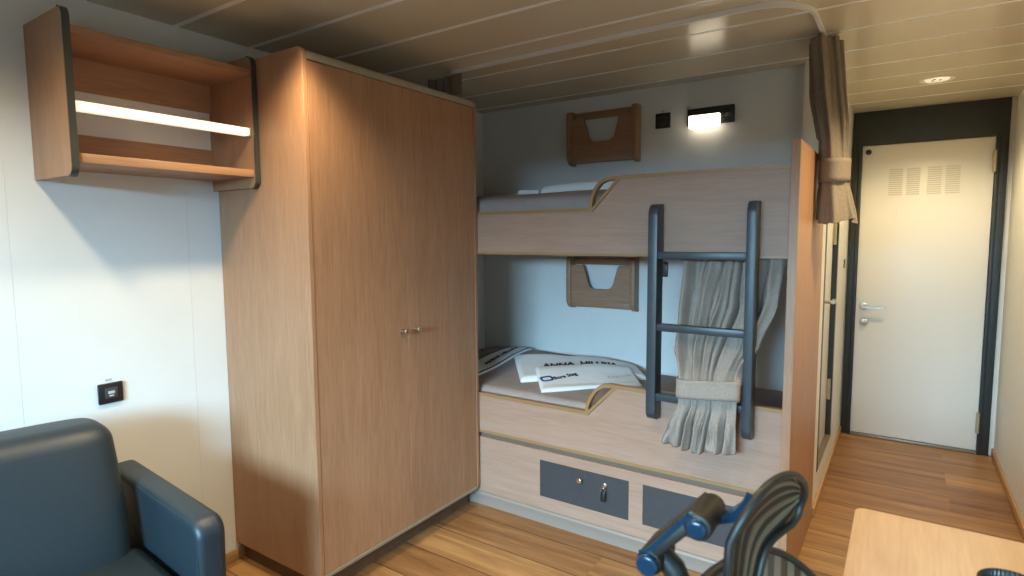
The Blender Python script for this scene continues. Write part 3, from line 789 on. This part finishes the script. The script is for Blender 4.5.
# backrest: lofted cushion, leaning back
def back_fn():
    """padded back: a slab leaning backwards, its section a rounded rectangle that changes with height"""
    mb = MB()
    def ring_pt(a, z, shrink=0.):
        t = max(0, min(1, (z - .28) / .53))
        xf = .112 - .150 * t + .016 * math.sin(t * PI) - shrink; xb = -.268 + .045 * t + shrink
        hw = .281 + .010 * math.sin(t * PI) - shrink * 1.1
        cx, rx = (xf + xb) / 2, (xf - xb) / 2
        c, s_ = math.cos(a), math.sin(a)
        e = .42
        return cx + rx * math.copysign(abs(c) ** e, c), hw * math.copysign(abs(s_) ** (e * .75), s_)
    zs = [.28 + .475 * k / 16 for k in range(17)]
    rows = [(z, 0.) for z in zs]
    r = .052
    for k in range(1, 9):
        a = PI / 2 * k / 8
        rows.append((.755 + r * math.sin(a), r * (1 - math.cos(a))))
    n = 96
    vs = []
    for z, sh_ in rows:
        vs.append([mb.bm.verts.new((*ring_pt(2 * PI * k / n, z, sh_), z + .006 * (1 - abs(ring_pt(2 * PI * k / n, z, sh_)[1]) / .26) * max(0, (z - .6) / .2))) for k in range(n)])
    for p, q in zip(vs[:-1], vs[1:]):
        for k in range(n): mb.bm.faces.new((p[k], p[(k + 1) % n], q[(k + 1) % n], q[k]))
    top = vs[-1]; m = n // 2
    c = mb.bm.verts.new(sum((v.co for v in top), Vector()) / n + Vector((0, 0, .004)))
    for k in range(n): mb.bm.faces.new((top[k], top[(k + 1) % n], c))
    mb.bm.faces.new(list(reversed(vs[0])))
    bmesh.ops.recalc_face_normals(mb.bm, faces=mb.bm.faces)
    return mb
build('backrest', back_fn(), 'leather', A, local=True, angle=70)
def seat_fn():
    mb = MB().box(.0, .395, -.316, .316, .275, .425, .035, 5)
    bmesh.ops.subdivide_edges(mb.bm, edges=list(mb.bm.edges), cuts=3, use_grid_fill=True)
    for v in mb.bm.verts:
        if v.co.z > .40:
            v.co.z += .018 * max(0, 1 - ((v.co.x - .2) / .2) ** 2) * max(0, 1 - (v.co.y / .32) ** 2)
    return mb
build('seat_cushion', seat_fn(), 'leather', A, local=True, angle=60)
for s in (1, -1):
    ya, yb = sorted((s * .322, s * .402))
    r = .028
    prof = [(-.265, .115), (.385, .115)] + arc(.400 - .05, .600 - .05, .05, 0, 90, 8) + arc(-.265 + .02, .606 - .02, .02, 90, 180, 5)
    arm = build('armrest', MB().prism(prof, 'Y', ya, yb, .022, 4), 'leather', A, local=True, angle=60)
    yi = s * .3225
    seam = [(.3985, yi + s * .004, .14), (.3985, yi + s * .004, .54)] + [(p[0] - .0025, yi + s * .004, p[1] - .0025) for p in arc(.350, .550, .05, 0, 90, 8)] + [(-.02, yi + s * .004, .6005)]
    build('piping', MB().tube([(p[0] - .012, p[1], p[2] - .010) for p in seam], .0032, 8), 'leather', arm, local=True)
build('base_frame', MB().box(-.25, .375, -.321, .321, .115, .272, .01), 'leather', A, local=True)
for sx in (-.21, .34):
    for sy in (-.33, .33):
        build('leg', MB().cyl((sx, sy, 0), (sx, sy, .116), .015, .021, 16), 'black', A, local=True)

# ------------------------------------------------------------------ desk
D = thing('desk', 'pale wooden desk with a rounded corner in the right foreground', 'desk', (.22, .9, 0))
dx0, dx1, dy0, dy1 = -.0655, XR - .0008, .36, 1.476
o = [(dx0, dy0), (dx1, dy0), (dx1, dy1)] + arc(dx0 + .022, dy1 - .022, .022, 90, 180, 8)
build('desk_top', MB().prism(o, 'Z', .724, .75, .0025, 2), 'desk_wood', D)
build('side_panel', MB().box(.04, XR - .03, 1.432, 1.458, 0, .724, .001, 1), 'wood_v', D)
build('side_panel', MB().box(.04, XR - .03, .38, .406, 0, .724, .001, 1), 'wood_v', D)
build('modesty_panel', MB().box(XR - .05, XR - .03, .406, 1.432, .35, .724), 'wood_y', D, smooth=False)

cup = thing('pen_cup', 'black ribbed round pen cup standing on the desk at the picture edge', 'cup', (.155, 1.078, .75))
mb = MB()
def cupf(u, v):
    a = 2 * PI * u; pr = [(.030, .0), (.040, .001), (.041, .05), (.042, .094), (.0425, .0985), (.040, .100), (.037, .098), (.036, .05), (.034, .006), (.0, .005)]
    k = v * (len(pr) - 1); i = min(int(k), len(pr) - 2); t = k - i
    r = pr[i][0] * (1 - t) + pr[i + 1][0] * t; z = pr[i][1] * (1 - t) + pr[i + 1][1] * t
    if r > .03: r += .0009 * math.cos(a * 44)
    return Vector((r * math.cos(a), r * math.sin(a), z))
mb.grid(cupf, 264, 27, closed_u=True)
build('cup_body', mb, 'chair_black', cup, local=True, angle=60)
build('rubber_foot', MB().cyl((0, 0, .0003), (0, 0, .004), .031, n=32), 'black', cup, local=True)

# ------------------------------------------------------------------ office chair
TH = math.radians(-20)
Hc = Vector((-.15, .86, .953))
fwd = Vector((math.cos(TH), math.sin(TH), 0)); lft = Vector((-math.sin(TH), math.cos(TH), 0))
base = Hc + fwd * .24; base.z = 0
O = thing('office_chair', 'mesh-back office chair with striped headrest, tucked under the desk', 'office chair', base, TH)
hx = -.24  # headrest plane in local x
def L3(x, l, u): return Vector((x, l, .953 + u))
out = [(-.096, -.046), (-.096, -.01), (-.088, .022), (-.073, .046), (-.053, .064), (-.027, .074), (.005, .0755), (.040, .066), (.069, .046), (.087, .021), (.089, -.005), (.074, -.024), (.047, -.030), (.020, -.036), (.003, -.052), (-.008, -.080), (-.020, -.104), (-.045, -.118), (-.072, -.110), (-.090, -.082)]
def smooth_closed(pts, it=2):
    for _ in range(it):
        q = []
        n = len(pts)
        for i in range(n):
            a, b = pts[i], pts[(i + 1) % n]
            q.append((a[0] * .75 + b[0] * .25, a[1] * .75 + b[1] * .25)); q.append((a[0] * .25 + b[0] * .75, a[1] * .25 + b[1] * .75))
        pts = q
    return pts
rim = smooth_closed(out, 2)
def curve_x(l, u): return hx + .9 * l * l + .35 * max(0, u) ** 1
hd = build('headrest', MB().sweep([L3(curve_x(l, u), l, u) for l, u in rim], [(.0052 * math.cos(2 * PI * k / 12), .0062 * math.sin(2 * PI * k / 12)) for k in range(12)], True, up=(1, 0, 0)), 'chair_plastic', O, local=True, angle=80)
def cr_open(pts, it=3):
    for _ in range(it):
        q = [pts[0]]
        for a, b in zip(pts[:-1], pts[1:]):
            q += [(a[0] * .75 + b[0] * .25, a[1] * .75 + b[1] * .25), (a[0] * .25 + b[0] * .75, a[1] * .25 + b[1] * .75)]
        pts = q + [pts[-1]]
    return pts
cA = cr_open([(-.086, -.088), (-.090, -.046), (-.090, -.010), (-.082, .020), (-.068, .043), (-.050, .059), (-.026, .069), (.005, .070), (.038, .061), (.066, .042)])
cB = cr_open([(-.024, -.104), (-.014, -.080), (-.004, -.056), (.006, -.044), (.020, -.036), (.036, -.031), (.050, -.027), (.064, -.020), (.078, -.010), (.085, .006)])
mb = MB(); bm = mb.bm; NS = 24
rows = []
for i in range(NS + 1):
    t = i / NS
    rows.append([bm.verts.new(L3(curve_x(a[0] * (1 - t) + b[0] * t, a[1] * (1 - t) + b[1] * t) - .003 + .0025 * math.sin(t * PI * 5) ** 2, a[0] * (1 - t) + b[0] * t, a[1] * (1 - t) + b[1] * t)) for a, b in zip(cA, cB)])
for i in range(NS):
    for j in range(len(cA) - 1):
        fc = bm.faces.new((rows[i][j], rows[i][j + 1], rows[i + 1][j + 1], rows[i + 1][j]))
        fc.material_index = (0, 0, 1, 1, 1, 0, 0, 0, 1, 1, 0, 0, 0, 1, 1, 1, 0, 0, 0, 1, 1, 0, 0, 0)[i]
hm = build('headrest_mesh', mb, 'stripe_dark', hd, local=True, angle=80)
hm.data.materials.append(M['stripe_tan'])
# pivot bracket behind the headrest, given in world coordinates and turned into chair coordinates
inv = Matrix.Rotation(-TH, 4, 'Z') @ Matrix.Translation(-base)
def w2l(mb):
    bmesh.ops.transform(mb.bm, matrix=inv, verts=mb.bm.verts); return mb
ax1, ax2 = (-.2800, .8985), (-.2135, .9695)
y_f, y_b = .755, .800
br = build('pivot_bracket', w2l(MB().prism([(ax1[0] - .016, ax1[1] + .010), (ax1[0] - .006, ax1[1] + .020), (ax2[0] - .010, ax2[1] + .021), (ax2[0] + .008, ax2[1] + .014), (ax2[0] + .004, ax2[1] + .004), (ax1[0] + .010, ax1[1] + .008)], 'Y', y_f + .002, y_b + .03, .003, 2)), 'chair_plastic', O, local=True)
build('pivot_barrel', w2l(MB().cyl((ax1[0], y_f, ax1[1]), (ax1[0], y_b + .02, ax1[1]), .0185, bev=.004)), 'chair_plastic', br, local=True)
build('pivot_barrel', w2l(MB().cyl((ax2[0], y_f, ax2[1]), (ax2[0], y_b + .035, ax2[1]), .019, bev=.004)), 'chair_plastic', br, local=True)
build('pivot_cap', w2l(MB().cyl((ax1[0], y_f - .010, ax1[1]), (ax1[0], y_f + .002, ax1[1]), .0155, .0165, bev=.004)), 'chair_blue', br, local=True)
build('pivot_cap', w2l(MB().cyl((ax2[0], y_f - .008, ax2[1]), (ax2[0], y_f + .002, ax2[1]), .0130, .0145, bev=.005)), 'chair_blue', br, local=True)
build('blue_edge', w2l(MB().sweep([(ax1[0] - .014, y_f + .001, ax1[1] + .012), (ax1[0] - .002, y_f + .001, ax1[1] + .016), (ax2[0] - .012, y_f + .001, ax2[1] + .014), (ax2[0] + .006, y_f + .001, ax2[1] + .009)], [(-.0028, -.002), (.0028, -.002), (.0028, .002), (-.0028, .002)], up=(0, 1, 0))), 'chair_blue', br, local=True)
build('headrest_arm', w2l(MB().sweep([(ax2[0] + .004, .81, ax2[1] - .008), (ax2[0] + .030, .82, ax2[1] - .002), (ax2[0] + .044, .835, ax2[1] + .012), (ax2[0] + .048, .845, ax2[1] + .022)], [(-.006, -.010), (.006, -.010), (.006, .010), (-.006, .010)], up=(0, 1, 0))), 'chair_blue', O, local=True)
# spine below the bracket
build('spine', w2l(MB().tube([(ax1[0] + .004, .785, ax1[1] + .004), (ax1[0] + .026, .785, ax1[1] - .012), (ax1[0] + .044, .785, ax1[1] - .05), (ax1[0] + .050, .785, ax1[1] - .12), (ax1[0] + .060, .785, ax1[1] - .25), (-.20, .785, .50), (-.16, .775, .40), (-.06, .765, .385), (.06, .765, .385)], .017, 12, up=(0, 1, 0))), 'chair_black', O, local=True)
# backrest
def back_out(n=64):
    return [(.205 * math.copysign(abs(math.cos(a)) ** .62, math.cos(a)) * (1 - .18 * (math.sin(a) > 0) * math.sin(a) ** 2), .665 + .205 * math.copysign(abs(math.sin(a)) ** .72, math.sin(a))) for a in [2 * PI * k / n for k in range(n)]]
bo = back_out()
def bx(l, z): return -.262 + .55 * l * l + .05 * math.cos((z - .62) * 7) - .02
bk = build('backrest', MB().sweep([(bx(l, z), l, z) for l, z in bo], [(.006 * math.cos(2 * PI * k / 10), .008 * math.sin(2 * PI * k / 10)) for k in range(10)], True, up=(1, 0, 0)), 'chair_plastic', O, local=True, angle=80)
mb = MB()
mb.grid(lambda u, v: Vector((bx(0, 0), 0, 0)), 1, 1) if 0 else None
bm = mb.bm; c0 = bm.verts.new((bx(0, .665), 0, .665))
prev = None
rings = []
for k in range(1, 9):
    s = k / 8; rings.append([bm.verts.new((bx(l * s, .665 + (z - .665) * s), l * s, .665 + (z - .665) * s)) for l, z in bo])
n = len(bo)
for i in range(n): bm.faces.new((c0, rings[0][i], rings[0][(i + 1) % n]))
for a, b in zip(rings[:-1], rings[1:]):
    for i in range(n): bm.faces.new((a[i], b[i], b[(i + 1) % n], a[(i + 1) % n]))
build('backrest_mesh', mb, 'chair_mesh', bk, local=True, angle=80)
st = MB().box(-.20, .27, -.235, .235, .435, .475, .018, 4)
build('seat', st, 'chair_black', O, local=True)
build('seat_mechanism', MB().box(-.10, .10, -.07, .07, .37, .434, .01), 'chair_black', O, local=True)
build('gas_column', MB().cyl((0, 0, .10), (0, 0, .37), .022).cyl((0, 0, .06), (0, 0, .22), .030), 'chair_black', O, local=True)
for k in range(5):
    a = 2 * PI * k / 5 + .3
    lg = build('base_arm', MB().sweep([(.02 * math.cos(a), .02 * math.sin(a), .095), (.27 * math.cos(a), .27 * math.sin(a), .075)], [(-.018, -.014), (.018, -.014), (.014, .014), (-.014, .014)], up=(0, 0, 1)), 'chair_black', O, local=True)
    c = Vector((.27 * math.cos(a), .27 * math.sin(a), .0265)); t = Vector((-math.sin(a), math.cos(a), 0))
    build('caster', MB().cyl(c - t * .022, c - t * .004, .026, n=18, bev=.003).cyl(c + t * .004, c + t * .022, .026, n=18, bev=.003).cyl(c, c + Vector((0, 0, .045)), .006, n=10), 'black', lg, local=True)

# ------------------------------------------------------------------ daylight through the window, world, camera
sky = bpy.data.lights.new('sky_daylight', 'AREA'); sky.shape = 'RECTANGLE'; sky.size = 7.0; sky.size_y = 1.3
sky.energy = 2600; sky.color = (.41, .74, 1.0)
so = bpy.data.objects.new('sky_daylight', sky); C.objects.link(so)
so.location = (.4, -4.6, 2.35); so.rotation_euler = (PI / 2, 0, PI)   # faces +Y
so.rotation_euler = (Vector((0, 1, 0))).to_track_quat('-Z', 'Z').to_euler()

wd = bpy.data.worlds.new('world'); bpy.context.scene.world = wd; wd.use_nodes = True
wd.node_tree.nodes['Background'].inputs[0].default_value = (.45, .65, .85, 1)
wd.node_tree.nodes['Background'].inputs[1].default_value = .1

cam = bpy.data.cameras.new('camera'); co = bpy.data.objects.new('camera', cam); C.objects.link(co)
yaw, pitch, roll, f = math.radians(33.975), math.radians(-5.075), math.radians(-.3586), 581.81
cam.sensor_width = 36; cam.sensor_fit = 'HORIZONTAL'; cam.lens = 36 * f / 1024; cam.clip_start = .02
fw = Vector((-math.sin(yaw) * math.cos(pitch), math.cos(yaw) * math.cos(pitch), math.sin(pitch)))
r_ = Vector((math.cos(yaw), math.sin(yaw), 0)); u_ = r_.cross(fw)
R = math.cos(roll) * r_ + math.sin(roll) * u_; U = -math.sin(roll) * r_ + math.cos(roll) * u_
co.matrix_world = Matrix(((R.x, U.x, -fw.x, 0), (R.y, U.y, -fw.y, 0), (R.z, U.z, -fw.z, 1.3594), (0, 0, 0, 1)))
cam.dof.use_dof = True; cam.dof.focus_distance = 2.6; cam.dof.aperture_fstop = 4.5
sc = bpy.context.scene; sc.camera = co
sc.view_settings.view_transform = 'Standard'; sc.view_settings.look = 'None'
sc.view_settings.gamma = 1; sc.view_settings.exposure = .32; sc.view_settings.use_curve_mapping = False
sc.cycles.max_bounces = 10; sc.cycles.diffuse_bounces = 6
